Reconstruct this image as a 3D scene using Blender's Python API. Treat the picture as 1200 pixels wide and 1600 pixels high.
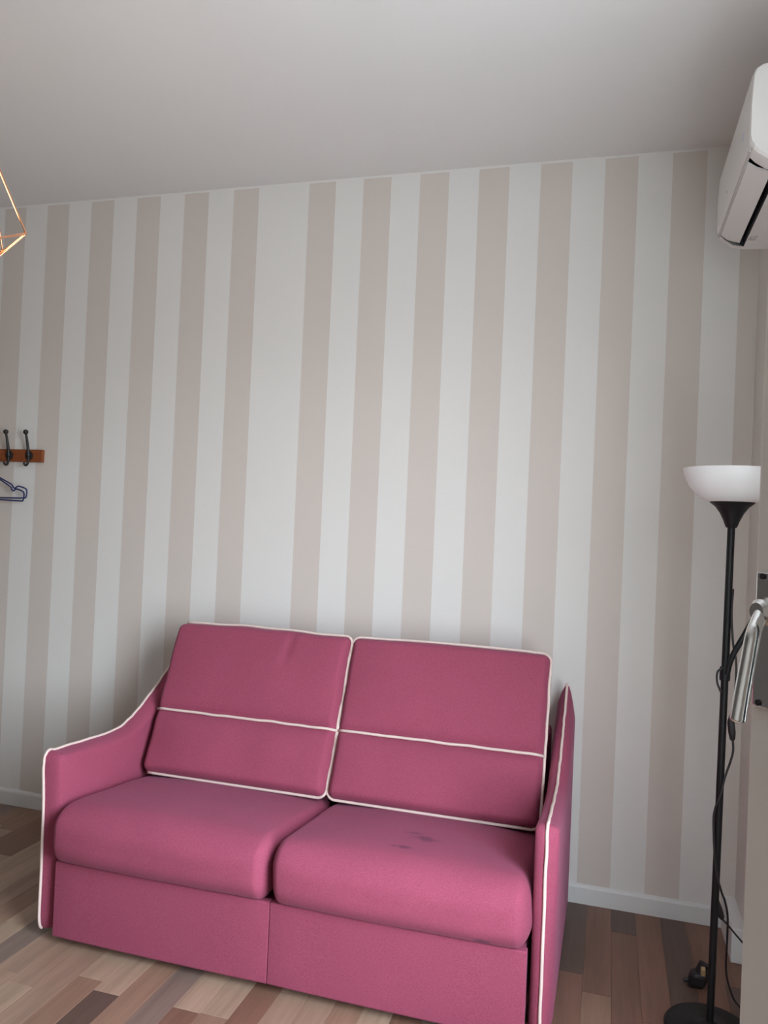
import bpy, bmesh, math, random
from mathutils import Vector, Matrix, noise

for o in list(bpy.data.objects):
    bpy.data.objects.remove(o, do_unlink=True)
scene = bpy.context.scene
COL = scene.collection
random.seed(7)

# ------------------------------------------------------------------ camera
CAM = (3.01973, -3.25866, 1.48685)
AX = ((0.9595866, 0.2780389, 0.0434506), (-0.0384930, -0.0232674, 0.9989879), (-0.2787685, 0.9602880, 0.0116245))          # right, up, forward
cd = bpy.data.cameras.new('camera')
cam = bpy.data.objects.new('camera', cd)
COL.objects.link(cam)
R, U, F = (Vector(a) for a in AX)
M = Matrix(((R.x, U.x, -F.x, CAM[0]), (R.y, U.y, -F.y, CAM[1]), (R.z, U.z, -F.z, CAM[2]), (0, 0, 0, 1)))
cam.matrix_world = M
cd.sensor_fit = 'VERTICAL'
cd.sensor_height = 24.0
cd.lens = 24.0 * 1223.697 / 1600.0
cd.clip_start = 0.05
scene.camera = cam

# ------------------------------------------------------------------ world: overcast daylight
world = bpy.data.worlds.new('daylight')
scene.world = world
world.use_nodes = True
wn, wl = world.node_tree.nodes, world.node_tree.links
wn.clear()
w_out = wn.new('ShaderNodeOutputWorld')
w_bg = wn.new('ShaderNodeBackground')
w_tc = wn.new('ShaderNodeTexCoord')
w_sep = wn.new('ShaderNodeSeparateXYZ')
w_ramp = wn.new('ShaderNodeValToRGB')
w_map = wn.new('ShaderNodeMapRange')
w_map.inputs['From Min'].default_value = -1
w_map.inputs['From Max'].default_value = 1
wl.new(w_tc.outputs['Generated'], w_sep.inputs[0])
wl.new(w_sep.outputs['Z'], w_map.inputs['Value'])
wl.new(w_map.outputs[0], w_ramp.inputs[0])
els = w_ramp.color_ramp.elements
els[0].position = 0.0; els[0].color = (0.38, 0.42, 0.445, 1)      # ground and facades outside
els[1].position = 1.0; els[1].color = (0.78, 0.93, 1.10, 1)
e = els.new(0.48); e.color = (0.42, 0.45, 0.47, 1)
e = els.new(0.54); e.color = (0.89, 0.97, 1.03, 1)
wl.new(w_ramp.outputs[0], w_bg.inputs[0])
w_bg.inputs['Strength'].default_value = 10.0
wl.new(w_bg.outputs[0], w_out.inputs[0])

# daylight portal filling the window opening (guides the sky light through it)
WY0, WY1, WZ0, WZ1 = -3.00, -1.68, 0.45, 2.42
XR = 3.526
pl = bpy.data.lights.new('window_portal', 'AREA')
pl.shape = 'RECTANGLE'
pl.size = WZ1 - WZ0
pl.size_y = WY1 - WY0
pl.cycles.is_portal = True
po = bpy.data.objects.new('window_portal', pl)
po.location = (XR + 0.26, (WY0 + WY1) / 2, (WZ0 + WZ1) / 2)
po.rotation_euler = (0, math.radians(90), 0)      # faces -x, into the room
COL.objects.link(po)

vs = scene.view_settings
vs.view_transform = 'Standard'
vs.look = 'None'
vs.exposure = 1.26
vs.gamma = 1.0
vs.use_curve_mapping = False

# ------------------------------------------------------------------ materials
MATS = {}
def new_mat(name):
    m = bpy.data.materials.new(name)
    m.use_nodes = True
    nt = m.node_tree
    b = nt.nodes['Principled BSDF']
    MATS[name] = m
    return m, nt, b

def mixcol(nt, fac, a, b_):
    n = nt.nodes.new('ShaderNodeMix'); n.data_type = 'RGBA'
    for s, v in ((n.inputs[0], fac), (n.inputs[6], a), (n.inputs[7], b_)):
        if hasattr(v, 'is_linked') or hasattr(v, 'links'):
            nt.links.new(v, s)
        else:
            s.default_value = v if not isinstance(v, tuple) else (*v, 1)[:4]
    return n.outputs[2]

def math_n(nt, op, a, b_=None, c=None):
    n = nt.nodes.new('ShaderNodeMath'); n.operation = op
    for i, v in enumerate((a, b_, c)):
        if v is None: continue
        if isinstance(v, (int, float)): n.inputs[i].default_value = v
        else: nt.links.new(v, n.inputs[i])
    return n.outputs[0]

def coords(nt, kind='Object', scale=(1, 1, 1)):
    t = nt.nodes.new('ShaderNodeTexCoord')
    mp = nt.nodes.new('ShaderNodeMapping')
    mp.inputs['Scale'].default_value = scale
    nt.links.new(t.outputs[kind], mp.inputs[0])
    return mp.outputs[0]

def noise_n(nt, vec, scale, detail=3, rough=0.55):
    n = nt.nodes.new('ShaderNodeTexNoise')
    n.inputs['Scale'].default_value = scale
    n.inputs['Detail'].default_value = detail
    n.inputs['Roughness'].default_value = rough
    nt.links.new(vec, n.inputs['Vector'])
    return n.outputs['Fac']

def bump_n(nt, b, h, strength, dist):
    n = nt.nodes.new('ShaderNodeBump')
    n.inputs['Strength'].default_value = strength
    n.inputs['Distance'].default_value = dist
    nt.links.new(h, n.inputs['Height'])
    nt.links.new(n.outputs[0], b.inputs['Normal'])

def plain(name, col, rough=0.5, metal=0.0, var=0.06, scale=30, bump=0.0, bdist=0.001):
    m, nt, b = new_mat(name)
    v = coords(nt)
    n = noise_n(nt, v, scale)
    lo = tuple(c * (1 - var) for c in col); hi = tuple(min(1, c * (1 + var)) for c in col)
    nt.links.new(mixcol(nt, n, lo, hi), b.inputs['Base Color'])
    b.inputs['Roughness'].default_value = rough
    b.inputs['Metallic'].default_value = metal
    if bump: bump_n(nt, b, n, bump, bdist)
    return m

plain('ceiling_paint', (0.80, 0.80, 0.795), 0.9, var=0.015, scale=3, bump=0.08, bdist=0.002)
plain('wall_paint', (0.74, 0.70, 0.66), 0.85, var=0.02, scale=6, bump=0.05, bdist=0.002)
plain('taupe_bounce_cut', (0.20, 0.18, 0.165), 0.85, var=0.03, scale=6)  # unseen left wall: tone set dark to cut light bouncing into the room
plain('sand_bounce', (0.70, 0.67, 0.63), 0.85, var=0.03, scale=6)  # unseen front wall: tone set pale so it bounces light forward
plain('skirting_white', (0.76, 0.77, 0.77), 0.45, var=0.02, scale=8)
plain('sash_white', (0.83, 0.80, 0.77), 0.5, var=0.02, scale=8)
plain('plastic_white', (0.78, 0.77, 0.75), 0.32, var=0.01, scale=10)
plain('plastic_grey', (0.42, 0.40, 0.40), 0.5, var=0.03)
plain('plastic_seam', (0.56, 0.54, 0.53), 0.5, var=0.02)
plain('slot_dark', (0.012, 0.014, 0.02), 0.6, var=0.1)
plain('lamp_black', (0.008, 0.009, 0.011), 0.45, var=0.1)
MATS['lamp_black'].node_tree.nodes['Principled BSDF'].inputs['Specular IOR Level'].default_value = 0.3
plain('cord_black', (0.014, 0.014, 0.017), 0.5, var=0.1)
plain('hook_black', (0.015, 0.015, 0.016), 0.45, var=0.15)
plain('navy_plastic', (0.012, 0.022, 0.13), 0.35, var=0.1)
plain('brass_pale', (0.62, 0.47, 0.25), 0.35, metal=0.6, var=0.1)
plain('foot_black', (0.02, 0.018, 0.018), 0.6)
plain('chrome', (0.78, 0.79, 0.79), 0.10, metal=1.0, var=0.02)
plain('copper', (0.93, 0.50, 0.30), 0.18, metal=1.0, var=0.03)
plain('piping_cream', (0.74, 0.60, 0.555), 0.8, var=0.06, scale=120, bump=0.2)
plain('subfloor', (0.05, 0.035, 0.03), 0.9)
plain('led_blue', (0.62, 0.66, 0.80), 0.3, var=0.02)

# wallpaper: printed vertical stripes
PER, WID, OFF, THR = 0.25689, 0.1272, 0.11722, 1.535
m, nt, b = new_mat('striped_wallpaper')
g = nt.nodes.new('ShaderNodeNewGeometry')
sp = nt.nodes.new('ShaderNodeSeparateXYZ')
nt.links.new(g.outputs['Position'], sp.inputs[0])
shift = math_n(nt, 'MULTIPLY', math_n(nt, 'GREATER_THAN', sp.outputs[0], THR), -OFF)
xx = math_n(nt, 'ADD', math_n(nt, 'ADD', sp.outputs[0], shift), PER * 40)
stripe = math_n(nt, 'LESS_THAN', math_n(nt, 'MODULO', xx, PER), WID)
stripe = math_n(nt, 'MULTIPLY', stripe, math_n(nt, 'LESS_THAN', sp.outputs[2], 2.990))
pv = nt.nodes.new('ShaderNodeVectorMath'); pv.operation = 'MULTIPLY'
pv.inputs[1].default_value = (1, 1, 1)
nt.links.new(g.outputs['Position'], pv.inputs[0])
n1 = noise_n(nt, pv.outputs[0], 220, 2)
base = mixcol(nt, stripe, (0.790, 0.783, 0.765), (0.675, 0.618, 0.575))
fine = mixcol(nt, n1, (0.97, 0.97, 0.97), (1.03, 1.03, 1.03))
mm = nt.nodes.new('ShaderNodeMix'); mm.data_type = 'RGBA'; mm.blend_type = 'MULTIPLY'
mm.inputs[0].default_value = 1
nt.links.new(base, mm.inputs[6]); nt.links.new(fine, mm.inputs[7])
nt.links.new(mm.outputs[2], b.inputs['Base Color'])
b.inputs['Roughness'].default_value = 0.75
bump_n(nt, b, n1, 0.1, 0.0006)

# pink woven sofa cloth
def cloth(name, a, c, stain=None):
    m, nt, b = new_mat(name)
    v = coords(nt)
    nw = noise_n(nt, coords(nt, 'Object', (1, 1, 0.35)), 420, 2)
    nw2 = noise_n(nt, coords(nt, 'Object', (0.35, 1, 1)), 420, 2)
    nb = noise_n(nt, v, 7, 3)
    weave = math_n(nt, 'MULTIPLY', math_n(nt, 'ADD', nw, nw2), 0.5)
    wv = nt.nodes.new('ShaderNodeMapRange')
    wv.inputs['From Min'].default_value = 0.36; wv.inputs['From Max'].default_value = 0.64
    nt.links.new(weave, wv.inputs['Value'])
    col = mixcol(nt, wv.outputs[0], a, c)
    blot = mixcol(nt, nb, (0.93, 0.92, 0.93), (1.06, 1.06, 1.05))
    mm = nt.nodes.new('ShaderNodeMix'); mm.data_type = 'RGBA'; mm.blend_type = 'MULTIPLY'
    mm.inputs[0].default_value = 1
    nt.links.new(col, mm.inputs[6]); nt.links.new(blot, mm.inputs[7])
    out = mm.outputs[2]
    for (cx, cy, cz, rx, ry, rz, k, nsc) in (stain or ()):       # worn dirty marks with a shape of their own
        mp = nt.nodes.new('ShaderNodeMapping')
        mp.vector_type = 'POINT'
        mp.inputs['Location'].default_value = (-cx / rx, -cy / ry, -cz / rz)
        mp.inputs['Scale'].default_value = (1 / rx, 1 / ry, 1 / rz)
        tc = nt.nodes.new('ShaderNodeTexCoord')
        nt.links.new(tc.outputs['Object'], mp.inputs[0])
        ln = nt.nodes.new('ShaderNodeVectorMath'); ln.operation = 'LENGTH'
        nt.links.new(mp.outputs[0], ln.inputs[0])
        rag = noise_n(nt, v, nsc, 3)
        d = math_n(nt, 'ADD', ln.outputs['Value'], math_n(nt, 'MULTIPLY', math_n(nt, 'SUBTRACT', rag, 0.5), 1.6))
        mr = nt.nodes.new('ShaderNodeMapRange'); mr.interpolation_type = 'SMOOTHSTEP'
        mr.inputs['From Min'].default_value = 1.0; mr.inputs['From Max'].default_value = 0.2
        mr.inputs['To Min'].default_value = 0; mr.inputs['To Max'].default_value = k
        nt.links.new(d, mr.inputs['Value'])
        out = mixcol(nt, mr.outputs[0], out, (0.115, 0.026, 0.058))
    nt.links.new(out, b.inputs['Base Color'])
    b.inputs['Roughness'].default_value = 0.85
    b.inputs['Sheen Weight'].default_value = 0.12
    b.inputs['Sheen Roughness'].default_value = 0.5
    b.inputs['Sheen Tint'].default_value = (0.90, 0.55, 0.85, 1)
    b.inputs['Specular IOR Level'].default_value = 0.2
    bump_n(nt, b, weave, 0.25, 0.001)
    return m
SOFA_O = Vector((2.045, -0.55, 0))
PINK_A, PINK_C = (0.275, 0.053, 0.099), (0.355, 0.079, 0.136)
cloth('pink_cloth', PINK_A, PINK_C)
cloth('pink_cloth_marked', PINK_A, PINK_C, [
    (0.395, -0.355, 0.475, 0.055, 0.016, 0.10, 0.75, 30),
    (0.450, -0.255, 0.475, 0.055, 0.030, 0.10, 0.70, 26),
    (0.395, -0.215, 0.475, 0.045, 0.020, 0.10, 0.50, 30),
    (0.665, -0.470, 0.303, 0.040, 0.050, 0.016, 0.85, 40)])

# lamp shade
m, nt, b = new_mat('shade_white')
b.inputs['Base Color'].default_value = (0.86, 0.87, 0.88, 1)
b.inputs['Roughness'].default_value = 0.3
b.inputs['Subsurface Weight'].default_value = 0.5
b.inputs['Subsurface Radius'].default_value = (0.02, 0.02, 0.02)
# bulb
m, nt, b = new_mat('bulb_glass')
b.inputs['Base Color'].default_value = (1, 0.9, 0.75, 1)
b.inputs['Emission Color'].default_value = (1.0, 0.72, 0.42, 1)
b.inputs['Emission Strength'].default_value = 12.0
# pane
m, nt, b = new_mat('pane_glass')
tr = nt.nodes.new('ShaderNodeBsdfTransparent'); tr.inputs[0].default_value = (0.95, 0.97, 0.96, 1)
gl = nt.nodes.new('ShaderNodeBsdfGlossy'); gl.inputs['Roughness'].default_value = 0.02
fr = nt.nodes.new('ShaderNodeFresnel'); fr.inputs[0].default_value = 1.45
mx = nt.nodes.new('ShaderNodeMixShader')
nt.links.new(fr.outputs[0], mx.inputs[0]); nt.links.new(tr.outputs[0], mx.inputs[1]); nt.links.new(gl.outputs[0], mx.inputs[2])
nt.links.new(mx.outputs[0], nt.nodes['Material Output'].inputs[0])

# laminate strips: one material per tone
TONES = [(0.36, 0.235, 0.170), (0.30, 0.180, 0.125), (0.225, 0.120, 0.083), (0.125, 0.082, 0.064), (0.41, 0.285, 0.205), (0.235, 0.165, 0.135)]
for i, c in enumerate(TONES):
    m, nt, b = new_mat('laminate_%d' % i)
    g = nt.nodes.new('ShaderNodeNewGeometry')
    oi = nt.nodes.new('ShaderNodeObjectInfo')
    mp = nt.nodes.new('ShaderNodeMapping'); mp.inputs['Scale'].default_value = (1, 0.06, 1)
    nt.links.new(g.outputs['Position'], mp.inputs[0])
    off = nt.nodes.new('ShaderNodeVectorMath'); off.operation = 'ADD'
    cb = nt.nodes.new('ShaderNodeCombineXYZ')
    nt.links.new(math_n(nt, 'MULTIPLY', oi.outputs['Random'], 9.0), cb.inputs[0])
    nt.links.new(math_n(nt, 'MULTIPLY', oi.outputs['Random'], 5.0), cb.inputs[1])
    nt.links.new(mp.outputs[0], off.inputs[0]); nt.links.new(cb.outputs[0], off.inputs[1])
    n1 = noise_n(nt, off.outputs[0], 60, 4, 0.6)
    n2 = noise_n(nt, off.outputs[0], 14, 3, 0.5)
    f = math_n(nt, 'ADD', math_n(nt, 'MULTIPLY', n1, 0.5), math_n(nt, 'MULTIPLY', n2, 0.6))
    mr = nt.nodes.new('ShaderNodeMapRange'); mr.inputs['From Min'].default_value = 0.33; mr.inputs['From Max'].default_value = 0.77
    nt.links.new(f, mr.inputs['Value'])
    col = mixcol(nt, mr.outputs[0], tuple(k * 0.72 for k in c), tuple(min(1, k * 1.22) for k in c))
    nt.links.new(col, b.inputs['Base Color'])
    b.inputs['Roughness'].default_value = 0.42
    b.inputs['Specular IOR Level'].default_value = 0.4

m, nt, b = new_mat('rack_wood')
v = coords(nt, 'Object', (0.12, 1, 1))
n = noise_n(nt, v, 60, 4)
nt.links.new(mixcol(nt, n, (0.16, 0.040, 0.012), (0.34, 0.10, 0.030)), b.inputs['Base Color'])
b.inputs['Roughness'].default_value = 0.4

# ------------------------------------------------------------------ mesh helpers
def root_of(p):
    while p.parent: p = p.parent
    return p

def link(name, bm, mat, parent=None, origin=None, smooth=False, sharp=None):
    """bm is in world coordinates; the mesh is stored relative to the thing's base"""
    org = Vector(root_of(parent).location) if parent else Vector(origin or (0, 0, 0))
    bmesh.ops.translate(bm, verts=bm.verts, vec=-org)
    bmesh.ops.recalc_face_normals(bm, faces=bm.faces)
    me = bpy.data.meshes.new(name)
    bm.to_mesh(me); bm.free()
    for mm_ in (mat if isinstance(mat, (list, tuple)) else [mat]):
        me.materials.append(MATS[mm_])
    if smooth:
        me.polygons.foreach_set('use_smooth', [True] * len(me.polygons))
        if sharp is not None:
            me.set_sharp_from_angle(angle=math.radians(sharp))
    o = bpy.data.objects.new(name, me)
    COL.objects.link(o)
    if parent: o.parent = parent
    else: o.location = org
    return o

def empty(name, loc):
    o = bpy.data.objects.new(name, None)
    o.location = loc
    o.empty_display_size = 0.1
    COL.objects.link(o)
    return o

def tag(o, label=None, cat=None, group=None, kind=None):
    if label: o['label'] = label
    if cat: o['category'] = cat
    if group: o['group'] = group
    if kind: o['kind'] = kind
    return o

def box(bm, x0, x1, y0, y1, z0, z1, bev=0.0, seg=2):
    vs_ = [bm.verts.new(p) for p in ((x0, y0, z0), (x1, y0, z0), (x1, y1, z0), (x0, y1, z0), (x0, y0, z1), (x1, y0, z1), (x1, y1, z1), (x0, y1, z1))]
    fs = [bm.faces.new([vs_[i] for i in q]) for q in ((3, 2, 1, 0), (4, 5, 6, 7), (0, 1, 5, 4), (1, 2, 6, 5), (2, 3, 7, 6), (3, 0, 4, 7))]
    if bev:
        es = list({e_ for f_ in fs for e_ in f_.edges})
        bmesh.ops.bevel(bm, geom=es, offset=bev, segments=seg, profile=0.5, affect='EDGES')
    return bm

def B(*a, **k):
    return box(bmesh.new(), *a, **k)

def tube(bm, pts, r, n=8, caps=True, closed=False):
    pts = [Vector(p) for p in pts]
    N = len(pts)
    rr = r if callable(r) else (lambda t: r)
    tans = []
    for i in range(N):
        a = pts[(i - 1) % N] if (i > 0 or closed) else pts[i]
        c = pts[(i + 1) % N] if (i < N - 1 or closed) else pts[i]
        tans.append((c - a).normalized())
    up = Vector((0, 0, 1)) if abs(tans[0].z) < 0.9 else Vector((1, 0, 0))
    nx = tans[0].cross(up).normalized()
    rings = []
    for i in range(N):
        t = tans[i]
        nx = (nx - t * nx.dot(t)).normalized()
        ny = t.cross(nx)
        rad = rr(i / max(1, N - 1))
        rings.append([bm.verts.new(pts[i] + (nx * math.cos(2 * math.pi * k / n) + ny * math.sin(2 * math.pi * k / n)) * rad) for k in range(n)])
    for i in range(N if closed else N - 1):
        a, c = rings[i], rings[(i + 1) % N]
        for k in range(n):
            bm.faces.new((a[k], a[(k + 1) % n], c[(k + 1) % n], c[k]))
    if caps and not closed:
        bm.faces.new(rings[0][::-1]); bm.faces.new(rings[-1])
    return bm

def lathe(bm, prof, cx, cy, n=40, lean=0.0, caps=True):
    rings = []
    for (r, z) in prof:
        rings.append([bm.verts.new((cx + lean * z + r * math.cos(2 * math.pi * k / n), cy + r * math.sin(2 * math.pi * k / n), z)) for k in range(n)])
    for a, c in zip(rings, rings[1:]):
        for k in range(n):
            bm.faces.new((a[k], a[(k + 1) % n], c[(k + 1) % n], c[k]))
    if caps:
        bm.faces.new(rings[0][::-1]); bm.faces.new(rings[-1])
    return bm

def spline(pts, per=6):
    pts = [Vector(p) for p in pts]
    out = []
    for i in range(len(pts) - 1):
        p0 = pts[i - 1] if i else pts[i] * 2 - pts[i + 1]
        p1, p2 = pts[i], pts[i + 1]
        p3 = pts[i + 2] if i + 2 < len(pts) else p2 * 2 - p1
        for k in range(per):
            t = k / per
            out.append(0.5 * ((2 * p1) + (p2 - p0) * t + (2 * p0 - 5 * p1 + 4 * p2 - p3) * t * t + (3 * p1 - p0 - 3 * p2 + p3) * t ** 3))
    out.append(pts[-1])
    return out

def axis_list(half, r, n):
    a = [0, .12, .28, .46, .64, .82]
    lo = [-half + r * k for k in a]
    mid = [-(half - r) + 2 * (half - r) * k / n for k in range(n + 1)]
    return lo + mid + [-v for v in lo[::-1]]

def rounded_box(half, rad, n=(14, 10, 4), fn=None):
    """pillow-like box: own radius per axis, then free displacement fn(x,y,z)->xyz"""
    bm = bmesh.new()
    L = [axis_list(half[i], rad[i], n[i]) for i in range(3)]
    cache = {}
    def vert(p):
        key = tuple(round(c, 6) for c in p)
        if key in cache: return cache[key]
        q, e_ = [], []
        for i in range(3):
            c = max(-(half[i] - rad[i]), min(half[i] - rad[i], p[i]))
            q.append(c); e_.append((p[i] - c) / rad[i])
        ln = math.sqrt(sum(k * k for k in e_)) or 1
        mxx = max(abs(k) for k in e_)
        s = 1.0 / ln * mxx if ln > 0 else 1
        v = [q[i] + e_[i] * s * rad[i] for i in range(3)]
        if fn: v = fn(*v)
        cache[key] = bm.verts.new(v)
        return cache[key]
    for ax in range(3):
        i, j = [k for k in range(3) if k != ax]
        for sgn in (-1, 1):
            for a in range(len(L[i]) - 1):
                for c in range(len(L[j]) - 1):
                    quad = []
                    for (da, dc) in ((0, 0), (1, 0), (1, 1), (0, 1)):
                        p = [0, 0, 0]
                        p[ax] = sgn * half[ax]; p[i] = L[i][a + da]; p[j] = L[j][c + dc]
                        quad.append(vert(p))
                    if len(set(quad)) == 4:
                        bm.faces.new(quad)
    return bm

# ------------------------------------------------------------------ room shell
XL, YF, HT, WT = -2.40, -4.40, 3.00, 0.30
struct = lambda o: tag(o, kind='structure')
struct(link('wall_back', B(XL - WT, XR + WT, 0.0, WT, -0.06, HT + 0.1), 'striped_wallpaper'))['label'] = 'back wall papered in beige and off-white vertical stripes'
struct(link('wall_left', B(XL - WT, XL, YF, 0.0, -0.06, HT + 0.1), 'taupe_bounce_cut'))['label'] = 'unseen left wall of the room, toned dark taupe to cut bounced light'
struct(link('wall_front', B(XL - WT, XR + WT, YF - WT, YF, -0.06, HT + 0.1), 'sand_bounce'))['label'] = 'unseen wall facing the striped wall, toned pale sand to bounce light'
bm = bmesh.new()
box(bm, XR, XR + WT, WY1, 0.0, -0.06, HT + 0.1)
box(bm, XR, XR + WT, YF, WY0, -0.06, HT + 0.1)
box(bm, XR, XR + WT, WY0, WY1, -0.06, WZ0)
box(bm, XR, XR + WT, WY0, WY1, WZ1, HT + 0.1)
struct(link('wall_right', bm, 'wall_paint'))['label'] = 'pale painted right wall carrying the air conditioner and the window'
struct(link('ceiling', B(XL, XR, YF, 0.0, HT, HT + 0.1), 'ceiling_paint'))['label'] = 'plain white plastered ceiling'

# floor: slab and laminate strips laid towards the striped wall
floor = struct(link('floor', B(XL, XR, YF, 0.0, -0.06, -0.0085), 'subfloor'))
floor['label'] = 'brown laminate floor of narrow strips in mixed tones'
SW, SX0 = 0.0905, 1.3585
def project(p):
    d = Vector(p) - Vector(CAM)
    z = d.dot(F)
    if z < 0.05: return None
    return 600 + 1223.697 * d.dot(R) / z, 800 - 1223.697 * d.dot(U) / z
plank_mesh = {}
def plank_data(w, l, tone):
    key = (round(w, 4), round(l, 4), tone)
    if key not in plank_mesh:
        bm = bmesh.new()
        b_, t = 0.0012, 0.0
        hw, hl = w / 2 - 0.0002, l / 2 - 0.0002
        lo = [bm.verts.new(p) for p in ((-hw, -hl, -0.008), (hw, -hl, -0.008), (hw, hl, -0.008), (-hw, hl, -0.008))]
        md = [bm.verts.new(p) for p in ((-hw, -hl, -b_ * .5), (hw, -hl, -b_ * .5), (hw, hl, -b_ * .5), (-hw, hl, -b_ * .5))]
        tp = [bm.verts.new(p) for p in ((-hw + b_, -hl + b_, t), (hw - b_, -hl + b_, t), (hw - b_, hl - b_, t), (-hw + b_, hl - b_, t))]
        for A, C_ in ((lo, md), (md, tp)):
            for k in range(4): bm.faces.new((A[k], A[(k + 1) % 4], C_[(k + 1) % 4], C_[k]))
        bm.faces.new(tp)
        me = bpy.data.meshes.new('plank')
        bm.to_mesh(me); bm.free()
        me.materials.append(MATS['laminate_%d' % tone])
        plank_mesh[key] = me
    return plank_mesh[key]
rng = random.Random(21)
LENS = [0.26, 0.34, 0.42, 0.52, 0.64]
fixed = {16: [(0.34, 2), (0.5, 3)], 17: [(0.52, 3), (0.42, 2)], 18: [(0.62, 2), (0.34, 1)], 19: [(0.19, 3), (0.60, 2), (0.3, 1)], 20: [(0.72, 2), (0.4, 1)],
         21: [(0.66, 3), (0.34, 5)], 22: [(0.62, 2), (0.42, 1)], 23: [(0.42, 2), (0.34, 3)], 24: [(0.5, 2)],
         -1: [(0.9, 2), (0.3, 0), (0.4, 4)]}
cells = []
k0, k1 = math.floor((XL - SX0) / SW), math.floor((XR - SX0) / SW)
last = 0
for k in range(k0, k1 + 1):
    x0, x1 = max(XL, SX0 + k * SW), min(XR, SX0 + (k + 1) * SW)
    if x1 - x0 < 0.01: continue
    y = 0.0
    pre = list(fixed.get(k, []))
    first = True
    while y > YF + 0.02:
        if pre: l, tone = pre.pop(0)
        else:
            l = rng.choice(LENS) * (rng.uniform(0.3, 1) if first else 1)
            tone = rng.choices([0, 1, 2, 3, 4, 5], [5, 5, 3, 0.9, 4, 2])[0]
        first = False
        l = min(l, y - YF)
        if l < 0.03: break
        cells.append((x0, x1, y - l, y, tone)); y -= l
scored = []
for c in cells:
    cx, cy = (c[0] + c[1]) / 2, (c[2] + c[3]) / 2
    q = project((cx, cy, 0))
    vis = q is not None and -250 < q[0] < 1450 and 0 < q[1] < 2100
    under = 1.3 < cx < 2.8 and cy > -0.85
    d = (Vector((cx, cy, 0)) - Vector(CAM)).length
    scored.append(((0 if (vis and not under) else 10) + d, c))
scored.sort(key=lambda s: s[0])
for s, c in scored[:290]:
    o = bpy.data.objects.new('plank', plank_data(c[1] - c[0], c[3] - c[2], c[4]))
    o.location = ((c[0] + c[1]) / 2, (c[2] + c[3]) / 2, 0)
    o.parent = floor
    COL.objects.link(o)
bm = bmesh.new()
for s, c in scored[290:]:
    n0 = len(bm.faces)
    box(bm, c[0] + 2e-4, c[1] - 2e-4, c[2] + 2e-4, c[3] - 2e-4, -0.008, 0.0)
    bm.faces.ensure_lookup_table()
    for f_ in bm.faces[n0:]: f_.material_index = c[4]
tag(link('plank_field', bm, ['laminate_%d' % i for i in range(6)], floor), kind='stuff')

# skirting
def skirt(name, y_front, x0, x1, h):
    bm = bmesh.new()
    prof = [(0, 0), (-0.013, 0), (-0.013, h - 0.012), (-0.010, h - 0.004), (-0.005, h), (0, h)]
    a = [bm.verts.new((x0, y, z)) for y, z in prof]; c = [bm.verts.new((x1, y, z)) for y, z in prof]
    for i in range(len(prof)):
        j = (i + 1) % len(prof)
        bm.faces.new((a[i], a[j], c[j], c[i]))
    bm.faces.new(a[::-1]); bm.faces.new(c)
    return bm
o = struct(link('baseboard_back', skirt('b', 0, XL, 3.478, 0.075), 'skirting_white'))
o['label'] = 'low white skirting board along the foot of the striped wall'
o = struct(link('baseboard_right', B(3.478, XR, -0.262, 0.0, 0.0, 0.120, bev=0.003), 'skirting_white'))
o['label'] = 'short thick white skirting block in the corner behind the floor lamp'

# ------------------------------------------------------------------ window in the right wall, one sash ajar
win = tag(empty('window_1', (XR, (WY0 + WY1) / 2, WZ0)), 'white wooden window with its narrow sash swung open at the right edge', kind='structure')
bm = bmesh.new()
fx0, fx1 = XR + 0.035, XR + 0.095
box(bm, fx0, fx1, WY0, WY0 + 0.045, WZ0, WZ1); box(bm, fx0, fx1, WY1 - 0.045, WY1, WZ0, WZ1)
box(bm, fx0, fx1, WY0 + 0.045, WY1 - 0.045, WZ0, WZ0 + 0.045); box(bm, fx0, fx1, WY0 + 0.045, WY1 - 0.045, WZ1 - 0.045, WZ1)
link('window_frame', bm, 'sash_white', win)
SILLP = B(XR - 0.02, XR + 0.034, WY0 - 0.02, WY1 + 0.02, WZ0 - 0.03, WZ0, bev=0.004)
link('window_sill', SILLP, 'sash_white', win)

E0 = Vector((3.1505, -2.460, 0)); HG = Vector((XR - 0.002, -2.990, 0))
dv = (HG - E0); LW = dv.length; dv.normalize()
nv = Vector((-dv.y * -1, dv.x * -1, 0))        # room side normal
if nv.dot(Vector((-1, -1, 0))) < 0: nv = -nv
SZ0, SZ1, STW, TH = 0.50, 2.39, 0.065, 0.042
def leafbox(bm, s0, s1, z0, z1, t0, t1, bev=0.0):
    """box in sash coordinates: s along the sash from its free edge, t towards the room"""
    n0 = set(bm.verts)
    box(bm, s0, s1, t0, t1, z0, z1, bev)
    for v in bm.verts:
        if v not in n0:
            p = E0 + dv * v.co.x + nv * v.co.y
            v.co = Vector((p.x, p.y, v.co.z))
bm = bmesh.new()
leafbox(bm, 0, STW, SZ0, SZ1, -TH, 0, 0.003)
leafbox(bm, LW - STW, LW, SZ0, SZ1, -TH, 0, 0.003)
leafbox(bm, STW, LW - STW, SZ0, SZ0 + 0.075, -TH, 0)
leafbox(bm, STW, LW - STW, SZ1 - STW, SZ1, -TH, 0)
sash = link('sash', bm, 'sash_white', win)
bm = bmesh.new(); leafbox(bm, STW, LW - STW, SZ0 + 0.075, SZ1 - STW, -0.025, -0.021)
link('pane', bm, 'pane_glass', sash)
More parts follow.
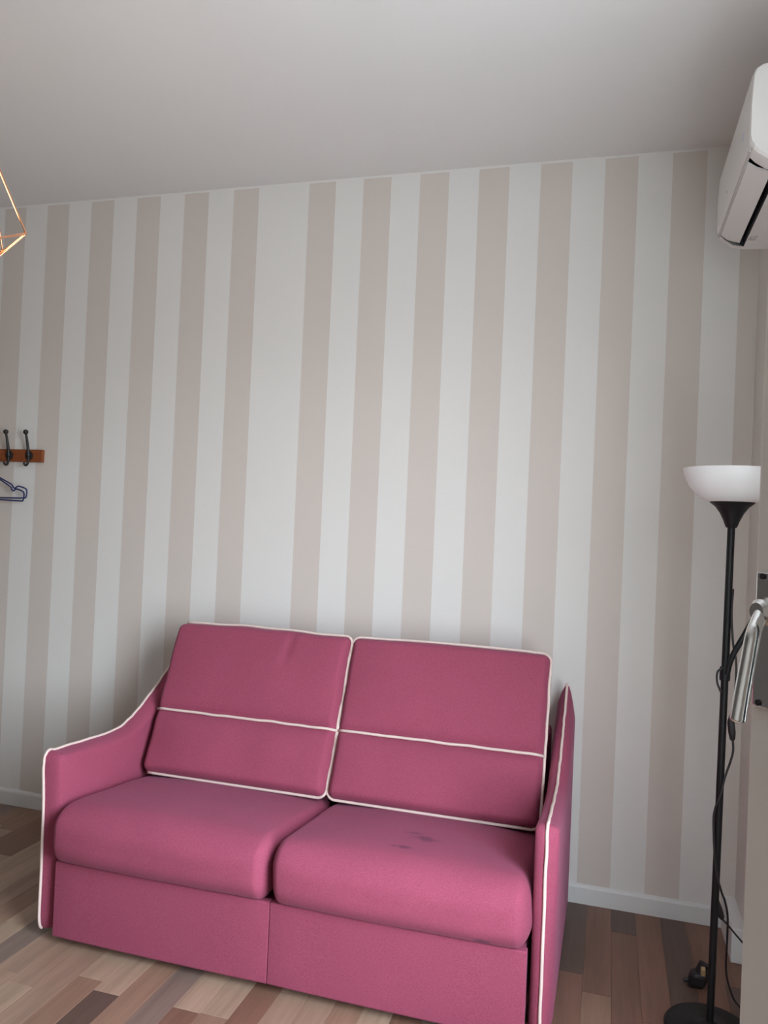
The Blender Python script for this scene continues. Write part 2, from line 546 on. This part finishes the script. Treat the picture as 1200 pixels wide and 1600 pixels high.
# handle: long polished plate, hub, drooping lever
bm = bmesh.new(); leafbox(bm, 0.006, 0.036, 1.332, 1.456, 0, 0.005, 0.002)
link('handle_plate', bm, 'chrome', sash)
for zz in (1.4515, 1.3365):
    c = E0 + dv * 0.0145 + nv * 0.0055
    bm = bmesh.new()
    tube(bm, [c - nv * 0.002 + Vector((0, 0, zz)), c + nv * 0.001 + Vector((0, 0, zz))], 0.0028, 10)
    link('screw', bm, 'slot_dark', sash)
hub = E0 + dv * 0.020 + Vector((0, 0, 1.420))
bm = bmesh.new()
tube(bm, [hub, hub + nv * 0.004, hub + nv * 0.007, hub + nv * 0.013, hub + nv * 0.017], lambda t: 0.014 if t < 0.3 else (0.0115 if t < 0.9 else 0.008), 20)
link('handle_hub', bm, 'chrome', sash, smooth=True, sharp=40)
lp = spline([hub + nv * 0.010, hub * 0.55 + Vector((3.1440, -2.501, 1.400)) * 0.45 + nv * 0.006, Vector((3.1440, -2.501, 1.400)), Vector((3.1405, -2.502, 1.375)), Vector((3.1365, -2.503, 1.345)), Vector((3.1348, -2.503, 1.330)), Vector((3.1340, -2.503, 1.3225))], 8)
bm = bmesh.new()
tube(bm, lp, lambda t: 0.0062 + 0.0012 * t if t < 0.93 else 0.0073 * math.sqrt(max(0.06, 1 - ((t - 0.93) / 0.07) ** 2)), 20)
link('handle_lever', bm, 'chrome', sash, smooth=True, sharp=50)
# ------------------------------------------------------------------ sofa
sofa = tag(empty('sofa', SOFA_O), 'raspberry pink fabric two-seat sofa with cream piping against striped wall', 'sofa')
XC = 2.045
def wob(v, k, a):
    return a * noise.noise(Vector(v) * k)

# body, panels, feet
link('body', B(1.26, 2.83, -0.955, -0.10, 0.035, 0.275, bev=0.005), 'pink_cloth', sofa)
link('back_frame', B(1.262, 2.828, -0.20, -0.085, 0.276, 0.72, bev=0.02), 'pink_cloth', sofa)
for x0, x1 in ((1.253, XC - 0.0006), (XC + 0.0006, 2.838)):
    def pf(x, y, z, cx=(x0 + x1) / 2, hw=(x1 - x0) / 2):
        u = x / hw
        return (cx + x, -0.972 + y - 0.004 * (1 - u * u) * (y < 0), 0.157 + z)
    bm = rounded_box(((x1 - x0) / 2, 0.015, 0.127), (0.0025, 0.006, 0.008), (10, 1, 6), pf)
    link('front_panel', bm, 'pink_cloth', sofa, smooth=True)
for fx in (1.34, 2.75):
    for fy in (-0.88, -0.18):
        bm = bmesh.new(); lathe(bm, [(0.022, 0), (0.026, 0.034)], fx, fy, 16)
        link('foot', bm, 'foot_black', sofa)

# seat cushions
def seat(x0, x1, sd, mat):
    hw = (x1 - x0) / 2; cx = (x0 + x1) / 2
    hy, hz = 0.326, 0.105
    cy, cz = -0.706, 0.381
    def fn(x, y, z):
        u, v = x / hw, y / hy
        top = max(0.0, z / hz)
        crown = 0.022 * (1 - abs(u) ** 2.6) * (1 - abs(v) ** 3)
        zz = z + crown * top - 0.072 * (v + 1) * 0.5 * top
        zz += wob((x * 1.0 + sd, y, 0), 5.0, 0.006) * top
        front = max(0.0, -v) ** 6
        yy = y - 0.012 * front * (1 - abs(u) ** 4) * (1 - (z / hz) ** 2) + wob((x, z * 3, sd), 6, 0.004) * front
        sag = -0.006 * front * (1 - top) * (1 - u * u)
        xx = x + wob((y * 2, z * 4, sd + 9), 3, 0.004) * abs(u) ** 8
        return (cx + xx, cy + yy, cz + zz + sag)
    return link('seat_cushion', rounded_box((hw, hy, hz), (0.042, 0.095, 0.080), (22, 14, 4), fn), mat, sofa, smooth=True)
seat(1.247, XC - 0.002, 3, 'pink_cloth')
seat(XC + 0.002, 2.844, 17, 'pink_cloth_marked')

# reclined back cushions: puffed upper and lower panel, piped fold
BOT, TOP = Vector((0, -0.507, 0.452)), Vector((0, -0.261, 1.013))
TD = (TOP - BOT); TL = TD.length; TD.normalize()
ND = Vector((0, -TD.z, TD.y))
TF = 0.245
def back(x0, x1, sd):
    hw = (x1 - x0) / 2; cx = (x0 + x1) / 2
    N0, N1 = -0.150, 0.032
    hn = (N1 - N0) / 2; ht = TL / 2
    def fn(x, y, z):
        # y is depth (front negative) z is along the recline
        t = z + ht; u = x / hw
        nn = (N0 + N1) / 2 - y
        front = max(0.0, min(1.0, (nn - (N1 - 0.045)) / 0.045))
        lobe = (1 - ((t - TF) / (TL - TF) * 2 - 1) ** 2) if t > TF else (1 - (t / TF * 2 - 1) ** 2)
        nn += front * (0.020 * max(0, lobe) ** 0.7 * (1 - abs(u) ** 4) - 0.026 * math.exp(-abs(t - TF) / 0.012))
        nn += front * wob((x, t, sd), 5.5, 0.007)
        if sd == 5 and t > TL * 0.72:          # soft pulled crease below the top seam
            nn -= front * 0.009 * math.exp(-((x - 0.150 + 0.10 * (TL - t)) / 0.011) ** 2) * min(1.0, (t - TL * 0.72) / 0.06)
        tt = t + 0.006 * (1 - u * u) * (t > TL * 0.8) + wob((x * 1.5, 0, sd), 4, 0.006) * (t / TL) ** 4
        p = BOT + TD * tt + ND * nn
        return (cx + x + wob((t * 3, nn, sd), 3, 0.004) * abs(u) ** 6, p.y, p.z)
    o = link('back_cushion', rounded_box((hw, hn, ht), (0.030, 0.050, 0.030), (44, 3, 48), fn), 'pink_cloth', sofa, smooth=True)
    # piping round the outline and along the fold
    r = 0.032
    loop = []
    def arc(ax, at, a0):
        for k in range(7):
            a = a0 + math.pi / 2 * k / 6
            loop.append((ax + r * math.cos(a), at + r * math.sin(a)))
    xs0, xs1, t0, t1 = -hw - 0.002, hw + 0.002, -0.003, TL + 0.003
    def seg(a, c, n):
        for k in range(1, n): loop.append((a[0] + (c[0] - a[0]) * k / n, a[1] + (c[1] - a[1]) * k / n))
    arc(xs1 - r, t1 - r, 0); seg((xs1 - r, t1), (xs0 + r, t1), 24)
    arc(xs0 + r, t1 - r, math.pi / 2); seg((xs0, t1 - r), (xs0, t0 + r), 20)
    arc(xs0 + r, t0 + r, math.pi); seg((xs0 + r, t0), (xs1 - r, t0), 24)
    arc(xs1 - r, t0 + r, math.pi * 1.5); seg((xs1, t0 + r), (xs1, t1 - r), 20)
    pts = []
    for (a, t) in loop:
        u = a / hw
        tt = t + 0.006 * (1 - u * u) * (t > TL * 0.8) + wob((a * 1.5, 0, sd), 4, 0.006) * max(0, t / TL) ** 4
        p = BOT + TD * tt + ND * (0.002 - (0.030 if sd == 5 and u < -0.93 else 0.0) + wob((a * 4, t * 4, sd), 6, 0.003))
        pts.append((cx + a + wob((t * 3, 0, sd), 3, 0.004) * abs(u) ** 6 + wob((t * 9, a, sd + 4), 5, 0.0015), p.y, p.z))
    bm = bmesh.new(); tube(bm, pts, 0.0052, 8, closed=True)
    link('piping', bm, 'piping_cream', o, smooth=True)
    pts = []
    for k in range(31):
        kk = k / 30; a = -hw + 2 * hw * kk
        nn = 0.004 + 0.0225 * min(1.0, min(k, 30 - k) / 1.5) ** 0.5
        p = BOT + TD * (TF + wob((a * 3, 2, sd), 4, 0.003)) + ND * nn
        pts.append((cx + a, p.y, p.z))
    bm = bmesh.new(); tube(bm, pts, 0.0052, 8)
    link('piping', bm, 'piping_cream', o, smooth=True)
    return o
back(1.266, XC - 0.004, 5)
back(XC + 0.004, 2.824, 41)

# arms
RIDGE = [(-.950, .030), (-.962, .045), (-.968, .08), (-.968, .2), (-.970, .37), (-.977, .52), (-.982, .60), (-.980, .625), (-.970, .640), (-.953, .644), (-.935, .638),
         (-.905, .637), (-.85, .634), (-.79, .630), (-.73, .627), (-.66, .622), (-.596, .622), (-.55, .626), (-.513, .635), (-.47, .651), (-.428, .672), (-.38, .697),
         (-.338, .721), (-.30, .743), (-.267, .763), (-.23, .788), (-.19, .818), (-.15, .852), (-.118, .884)]
def arm(xi, xr_, xo, sd):
    bm = bmesh.new()
    rid = [Vector((0, y, z)) for y, z in RIDGE]
    n = len(rid); NS = 12
    rows = []
    for i in range(n):
        T = (rid[min(n - 1, i + 1)] - rid[max(0, i - 1)]).normalized()
        Nn = Vector((0, T.z, -T.y))
        f = max(0.0, (i - (n - 8)) / 7.0)
        cf = 0.5 if 5 <= i <= 11 else (0.75 if i in (4, 12) else 1.0)
        di = (0.032 + 0.05 * f * f) * cf
        do = (0.040 + 0.104 * f * f) * cf if i > 4 else (0.085, 0.085, 0.085, 0.080, 0.050)[i]
        dirn = (Nn * (1 - f) + Vector((0, 0.25, -1)).normalized() * f).normalized()
        row = []
        for k in range(NS + 1):
            th = math.pi * k / NS
            x = xr_ + ((xi - xr_) if th < math.pi / 2 else (xo - xr_)) * abs(math.cos(th))
            rd, tent = 1 - math.sin(th), abs(math.cos(th)) ** (1.5 if th < math.pi / 2 else 1.9)
            d = (di if th < math.pi / 2 else do) * (rd * (1 - f) + tent * f)
            p = rid[i] + dirn * d
            row.append(bm.verts.new((x, min(p.y, -0.083), p.z)))
        rows.append(row)
    for a, c in zip(rows, rows[1:]):
        for k in range(NS): bm.faces.new((a[k], a[k + 1], c[k + 1], c[k]))
    # flat inner and outer cheeks, back and bottom
    yb = -0.080
    def strip(k):
        pts = [r_[k] for r_ in rows]
        x = pts[0].co.x
        return pts, bm.verts.new((x, yb, pts[-1].co.z - 0.03)), bm.verts.new((x, yb, 0.03))
    A, a1, a0 = strip(0); C_, c1, c0 = strip(NS)
    bm.faces.new(A + [a1, a0]); bm.faces.new((C_ + [c1, c0])[::-1])
    bm.faces.new([a0, a1] + [c1, c0])
    bm.faces.new(rows[-1] + [c1, a1])
    bm.faces.new(rows[0][::-1] + [a0, c0])
    o = link('armrest', bm, 'pink_cloth', sofa, smooth=True, sharp=50)
    pts = []
    for i, p in enumerate(spline([Vector((xr_, y, z)) for y, z in RIDGE], 4)):
        w = wob((sd, i * 0.12, 0), 2.0, 0.003)
        pts.append((p.x + w, p.y - (0.002 if p.z < 0.6 else 0), p.z + (0.002 if p.z > 0.6 else 0)))
    bm = bmesh.new(); tube(bm, pts, 0.0050, 8)
    link('piping', bm, 'piping_cream', o, smooth=True)
arm(1.245, 1.184, 1.166, 2)
arm(2.846, 2.880, 2.914, 8)

# ------------------------------------------------------------------ floor lamp
LX, LY, LEAN = 3.3590, -0.712, 0.0048
lamp = tag(empty('floor_lamp', (LX, LY, 0)), 'black floor lamp with white bowl shade and side arm in corner', 'lamp')
bm = bmesh.new()
lathe(bm, [(0.118, 0), (0.128, 0.004), (0.129, 0.014), (0.122, 0.022), (0.08, 0.026), (0.03, 0.029), (0.014, 0.040)], LX, LY, 48)
link('base', bm, 'lamp_black', lamp, smooth=True, sharp=40)
bm = bmesh.new(); lathe(bm, [(0.0108, 0.03), (0.0108, 1.53)], LX, LY, 20, LEAN)
link('pole', bm, 'lamp_black', lamp, smooth=True, sharp=40)
bm = bmesh.new()
lathe(bm, [(0.014, 1.512), (0.017, 1.516), (0.024, 1.535), (0.034, 1.556), (0.047, 1.574), (0.062, 1.586), (0.064, 1.590), (0.050, 1.592)], LX, LY, 40, LEAN)
link('shade_holder', bm, 'lamp_black', lamp, smooth=True, sharp=40)
bm = bmesh.new()
outer = [(0.050, 1.588), (0.068, 1.5895), (0.088, 1.599), (0.106, 1.614), (0.121, 1.632), (0.132, 1.652), (0.139, 1.670), (0.1425, 1.688)]
inner = [(r - 0.004, z + 0.002) for r, z in outer[::-1]]
inner[0] = (outer[-1][0] - 0.004, 1.688)
lathe(bm, outer + inner, LX, LY, 56, LEAN)
link('shade', bm, 'shade_white', lamp, smooth=True, sharp=40)
ax = lambda z: LX + LEAN * z
bm = bmesh.new()
tube(bm, spline([(ax(1.075) + 0.004, LY - 0.012, 1.075), (3.378, LY - 0.018, 1.125), (3.410, LY - 0.018, 1.195), (3.4425, LY - 0.016, 1.262), (3.462, LY - 0.014, 1.300)], 5), 0.0085, 12)
arm_o = link('side_arm', bm, 'lamp_black', lamp, smooth=True, sharp=40)
bm = bmesh.new()
tube(bm, [(3.455, LY - 0.014, 1.322), (3.462, LY - 0.02, 1.310), (3.470, LY - 0.03, 1.296), (3.480, LY - 0.045, 1.272)], lambda t: 0.012 + 0.022 * t, 20)
link('reading_shade', bm, 'lamp_black', lamp, smooth=True, sharp=40)
bm = bmesh.new(); lathe(bm, [(0.0145, 1.055), (0.0155, 1.062), (0.0155, 1.088), (0.0145, 1.095)], LX, LY, 20, LEAN)
link('collar', bm, 'lamp_black', lamp, smooth=True, sharp=40)
cy = LY - 0.012
cord1 = [(ax(1.33) + 0.011, cy, 1.33), (3.3745, cy, 1.26), (3.381, cy - 0.004, 1.17), (3.390, cy - 0.01, 1.12), (3.3915, cy - 0.012, 1.06), (3.387, cy - 0.012, 0.985), (3.379, cy - 0.006, 0.945), (3.383, cy, 0.915)]
bm = bmesh.new(); tube(bm, spline(cord1, 6), 0.0032, 8)
link('power_cord', bm, 'cord_black', lamp, smooth=True)
bm = bmesh.new()
tube(bm, [(3.3815, cy, 0.945), (3.384, cy, 0.935), (3.388, cy, 0.905), (3.390, cy, 0.885), (3.391, cy, 0.882)], lambda t: (0.006, 0.0105, 0.0105, 0.0075, 0.005)[min(4, int(round(t * 4)))], 14)
link('cord_switch', bm, 'cord_black', lamp, smooth=True, sharp=50)
cord2 = [(3.391, cy, 0.885), (3.393, cy, 0.85), (3.386, cy, 0.815), (ax(0.78) + 0.012, cy, 0.775), (ax(0.72), cy - 0.004, 0.72), (ax(0.66) - 0.014, cy, 0.665), (ax(0.60) - 0.014, cy, 0.61), (ax(0.5) - 0.004, cy - 0.003, 0.50),
         (ax(0.43) + 0.014, cy, 0.435), (3.390, LY + 0.01, 0.395), (3.402, LY + 0.03, 0.34), (3.407, LY + 0.06, 0.25), (3.417, LY + 0.12, 0.13), (3.447, LY + 0.18, 0.03), (3.468, LY + 0.17, 0.006), (3.50, LY + 0.08, 0.006), (3.512, LY - 0.1, 0.006)]
bm = bmesh.new(); tube(bm, spline(cord2, 6), 0.0032, 8)
link('power_cord', bm, 'cord_black', lamp, smooth=True)
bm = bmesh.new()
tube(bm, [(ax(0.40) + 0.008, LY + 0.010, 0.402), (3.366, LY + 0.012, 0.392), (3.374, LY + 0.012, 0.370), (3.382, LY + 0.012, 0.348), (3.385, LY + 0.012, 0.340)], lambda t: (0.004, 0.009, 0.010, 0.009, 0.004)[min(4, int(round(t * 4)))], 12)
link('cord_switch', bm, 'cord_black', lamp, smooth=True, sharp=60)
bm = bmesh.new()
tube(bm, spline([(3.385, LY + 0.012, 0.341), (3.400, LY + 0.02, 0.325), (3.435, LY + 0.03, 0.285), (3.475, LY + 0.02, 0.25), (3.520, LY - 0.02, 0.235)], 6), 0.0028, 8)
link('power_cord', bm, 'cord_black', lamp, smooth=True)
bm = bmesh.new()          # little loop of cord tied to the pole
tube(bm, spline([(ax(1.09) - 0.008, LY - 0.012, 1.095), (ax(1.07) - 0.022, LY - 0.012, 1.08), (ax(1.05) - 0.022, LY - 0.012, 1.05), (ax(1.02) - 0.010, LY - 0.012, 1.02)], 6), 0.003, 8)
link('cord_tie', bm, 'cord_black', lamp, smooth=True)

# small dark plug on the floor behind the pole
plug = tag(empty('plug', (3.352, -0.455, 0)), 'small dark plug with pale brass contact lying on floor behind lamp pole', 'plug')
def pfn(x, y, z): return (3.352 + x + 0.3 * z, -0.455 + y, 0.026 + z)
link('plug_body', rounded_box((0.028, 0.024, 0.026), (0.014, 0.014, 0.016), (2, 2, 2), pfn), 'cord_black', plug, smooth=True)
bm = bmesh.new(); tube(bm, [(3.350, -0.452, 0.03), (3.366, -0.450, 0.062), (3.371, -0.449, 0.074), (3.3715, -0.449, 0.075)], lambda t: 0.017 if t < 0.9 else 0.012, 16)
link('plug_collar', bm, 'cord_black', plug, smooth=True, sharp=40)
link('contact', B(3.3575, 3.3715, -0.486, -0.468, 0.050, 0.074, bev=0.002), 'brass_pale', plug)
bm = bmesh.new(); tube(bm, spline([(3.328, -0.455, 0.02), (3.316, -0.458, 0.016), (3.308, -0.46, 0.012)], 4), 0.006, 8)
link('pin', bm, 'cord_black', plug, smooth=True)

# ------------------------------------------------------------------ air conditioner
AY0, AY1 = -1.085, -0.42
ac = tag(empty('air_conditioner', (XR, (AY0 + AY1) / 2, 2.44)), 'white wall-mounted air conditioner high on the right wall', 'air conditioner')
prof = [(XR, 2.712), (3.385, 2.711), (3.350, 2.707), (3.334, 2.698), (3.327, 2.682), (3.323, 2.60), (3.3235, 2.515), (3.327, 2.500), (3.3335, 2.490),
        (3.3335, 2.486), (3.346, 2.472), (3.372, 2.453), (3.405, 2.446), (3.46, 2.443), (XR, 2.443)]
bm = bmesh.new()
def inset(yv, k):
    c = Vector((3.44, 2.60))
    return [bm.verts.new((XR if x == XR else x + (c.x - x) * k * 0.5, yv, z + (c.y - z) * k)) for x, z in prof]
rows = [inset(AY0, 0.06), inset(AY0 + 0.006, 0.018), inset(AY0 + 0.018, 0.0)]
SLOT0, SLOT1 = AY0 + 0.055, AY1 - 0.040
rows += [inset(AY0 + 0.055, 0), inset(AY1 - 0.040, 0), inset(AY1 - 0.018, 0), inset(AY1 - 0.006, 0.018), inset(AY1, 0.06)]
for i, (a, c) in enumerate(zip(rows, rows[1:])):
    for k in range(len(prof) - 1):
        if i == 3 and 9 <= k <= 11: continue          # air outlet left open
        bm.faces.new((a[k], a[k + 1], c[k + 1], c[k]))
bm.faces.new(rows[0]); bm.faces.new(rows[-1][::-1])
link('body', bm, 'plastic_white', ac, smooth=True, sharp=28)
# dark outlet cavity
bm = bmesh.new()
cav = [(3.3335, 2.486), (3.345, 2.52), (3.40, 2.52), (3.405, 2.446)]
a = [bm.verts.new((x, SLOT0, z)) for x, z in cav]; c = [bm.verts.new((x, SLOT1, z)) for x, z in cav]
for k in range(3): bm.faces.new((a[k], a[k + 1], c[k + 1], c[k]))
bm.faces.new(a); bm.faces.new(c[::-1])
link('air_outlet', bm, 'slot_dark', ac)
# louver flap, slightly open
bm = bmesh.new()
fl = [(3.3338, 2.4858), (3.3350, 2.4890), (3.356, 2.4735), (3.3925, 2.4600), (3.3915, 2.4565), (3.354, 2.4690)]
a = [bm.verts.new((x, SLOT0 + 0.030, z)) for x, z in fl]; c = [bm.verts.new((x, SLOT1 - 0.004, z)) for x, z in fl]
for k in range(len(fl)): bm.faces.new((a[k], a[(k + 1) % len(fl)], c[(k + 1) % len(fl)], c[k]))
bm.faces.new(a); bm.faces.new(c[::-1])
link('louver', bm, 'plastic_white', ac, smooth=True, sharp=30)
# groove between front panel and outlet, display light and screw
link('panel_groove', B(3.3285, 3.3335, AY0 + 0.03, AY1 - 0.02, 2.4890, 2.4975), 'plastic_seam', ac)
link('display', B(3.3222, 3.3236, -0.985, -0.972, 2.555, 2.580), 'led_blue', ac)
bm = bmesh.new(); tube(bm, [(3.3226, -0.665, 2.548), (3.3240, -0.665, 2.548)], 0.004, 12)
link('screw', bm, 'plastic_grey', ac)
def lettering(s, size, loc, sx, sy):
    cu = bpy.data.curves.new('lettering', 'FONT')
    cu.body = s; cu.size = size; cu.extrude = 0.0003; cu.shear = 0.25; cu.offset = size * 0.02
    t = bpy.data.objects.new('lettering_tmp', cu); COL.objects.link(t)
    bpy.context.view_layer.update()
    me = bpy.data.meshes.new_from_object(t.evaluated_get(bpy.context.evaluated_depsgraph_get()))
    bpy.data.objects.remove(t, do_unlink=True)
    bm = bmesh.new(); bm.from_mesh(me)
    # lie on the underside, readable from below: text x -> +X, text y -> towards the viewer upward (-Y)
    for v in bm.verts:
        x, y, z = v.co
        v.co = Vector((loc[0] + x * sx, loc[1] - y * sy, loc[2] - z))
    link('lettering', bm, 'plastic_grey', ac)
lettering('ALE', 0.040, (3.4070, -0.520, 2.4446), 0.36, 1.35)

# ------------------------------------------------------------------ coat rack and hangers
rack = tag(empty('coat_rack', (-0.22, 0, 1.70)), 'reddish wooden coat rack with black double hooks on striped wall', 'coat rack')
link('board', B(-0.755, 0.309, -0.020, -0.0, 1.7035, 1.7655, bev=0.003), 'rack_wood', rack)
def hook(x):
    bm = bmesh.new()
    tube(bm, [(x, -0.020, 1.735), (x, -0.024, 1.735), (x, -0.026, 1.735)], lambda t: 0.022 if t < 0.7 else 0.016, 20)
    o = link('hook', bm, 'hook_black', rack, smooth=True, sharp=35)
    bm = bmesh.new()
    pts = spline([(x, -0.026, 1.730), (x, -0.029, 1.752), (x, -0.035, 1.782), (x, -0.044, 1.818), (x, -0.052, 1.844)], 6)
    tube(bm, pts, lambda t: 0.0085 - 0.003 * t, 10)
    link('upper_prong', bm, 'hook_black', o, smooth=True)
    bm = bmesh.new()
    bmesh.ops.create_uvsphere(bm, u_segments=14, v_segments=10, radius=0.0125)
    bmesh.ops.translate(bm, verts=bm.verts, vec=(x, -0.053, 1.849))
    link('knob', bm, 'hook_black', o, smooth=True)
    bm = bmesh.new()
    pts = spline([(x, -0.026, 1.728), (x, -0.027, 1.705), (x, -0.033, 1.690), (x, -0.042, 1.685), (x, -0.052, 1.690), (x, -0.055, 1.702)], 6)
    tube(bm, pts, 0.0055, 10)
    link('lower_prong', bm, 'hook_black', o, smooth=True)
for k in range(8): hook(0.235 - 0.119 * k)

def hanger(yaw, tilt, cx, cyy, cz, wide, label):
    root = tag(empty('coat_hanger', (cx, cyy, cz)), label, 'hanger', 'navy hangers under the coat rack')
    half = [(0.0, -0.045), (0.035, -0.050), (0.07, -0.066), (0.11, -0.086), (0.165, -0.116), (0.172, -0.126), (0.178, -0.134), (0.186, -0.136), (0.193, -0.131),
            (0.203, -0.126), (0.225, -0.131), (0.243, -0.138), (0.250, -0.146), (0.251, -0.165), (0.247, -0.182), (0.236, -0.188), (0.15, -0.187), (0.0, -0.186)]
    M_ = Matrix.Rotation(yaw, 3, 'Z') @ Matrix.Rotation(tilt, 3, 'Y')
    C0 = Vector((cx, cyy, cz))
    r_ = spline([Vector((x * wide, 0, z)) for x, z in half], 3)
    l_ = [Vector((-p.x, 0, p.z)) for p in r_[::-1]][1:-1]
    bm = bmesh.new(); tube(bm, [C0 + M_ @ Vector((p.x, p.y, -0.045 + (p.z + 0.045) * 0.94)) for p in r_ + l_], 0.0036, 8, closed=True)
    link('frame', bm, 'navy_plastic', root, smooth=True)
    bm = bmesh.new()
    pts = [(0, 0, -0.046), (0, 0, -0.02), (0.004, 0, -0.008), (0.013, 0, 0.004), (0.010, 0, 0.018), (-0.003, 0, 0.022), (-0.014, 0, 0.014), (-0.016, 0, 0.004)]
    tube(bm, [C0 + M_ @ Vector(p) for p in spline(pts, 4)], 0.0028, 8)
    link('hanger_hook', bm, 'navy_plastic', root, smooth=True)
hanger(0.06, 0.010, -0.003, -0.050, 1.690, 0.93, 'navy plastic hanger hanging lower, its bottom bar lowest')
hanger(0.03, -0.035, -0.007, -0.062, 1.694, 1.04, 'navy plastic hanger hanging higher, its bottom bar above the other')

# ------------------------------------------------------------------ copper wire pendant
PC = Vector((1.293, -1.5, 2.240)); PR, PPH, PHB, PHT = 0.1296, 0.50, 0.126, 0.235
pend = tag(empty('pendant_lamp', (PC.x, PC.y, HT)), 'geometric copper wire pendant lamp at the left edge', 'lamp')
ring = [PC + Vector((PR * math.cos(PPH + 2 * math.pi * k / 5), PR * math.sin(PPH + 2 * math.pi * k / 5), (0.012, -0.008, -0.004, -0.04, -0.062)[k])) for k in range(5)]
tops = [PC + Vector((0.028 * math.cos(PPH + 2 * math.pi * k / 5), 0.028 * math.sin(PPH + 2 * math.pi * k / 5), PHT)) for k in range(5)]
apex = PC - Vector((0, 0, PHB))
for k in range(5):
    for a, c in ((ring[k], ring[(k + 1) % 5]), (ring[k], apex), (ring[k], tops[k]), (tops[k], tops[(k + 1) % 5])):
        bm = bmesh.new(); tube(bm, [a, c], 0.0029, 8)
        link('wire', bm, 'copper', pend, smooth=True, sharp=50)
bm = bmesh.new(); lathe(bm, [(0.030, PC.z + PHT - 0.004), (0.031, PC.z + PHT + 0.004), (0.022, PC.z + PHT + 0.012), (0.020, PC.z + PHT + 0.05), (0.006, PC.z + PHT + 0.06)], PC.x, PC.y, 20)
link('socket', bm, 'copper', pend, smooth=True, sharp=40)
bm = bmesh.new(); tube(bm, [(PC.x, PC.y, PC.z + PHT + 0.055), (PC.x, PC.y, HT - 0.02)], 0.003, 8)
link('cord', bm, 'cord_black', pend, smooth=True)
bm = bmesh.new(); lathe(bm, [(0.05, HT), (0.05, HT - 0.012), (0.03, HT - 0.024), (0.005, HT - 0.028)], PC.x, PC.y, 28)
link('ceiling_rose', bm, 'copper', pend, smooth=True, sharp=40)
bz = PC.z + 0.10
bm = bmesh.new(); lathe(bm, [(0.003, bz - 0.055), (0.018, bz - 0.050), (0.029, bz - 0.034), (0.033, bz - 0.012), (0.029, bz + 0.012), (0.018, bz + 0.045), (0.014, bz + 0.075), (0.014, bz + 0.13)], PC.x, PC.y, 24)
link('bulb', bm, 'bulb_glass', pend, smooth=True)
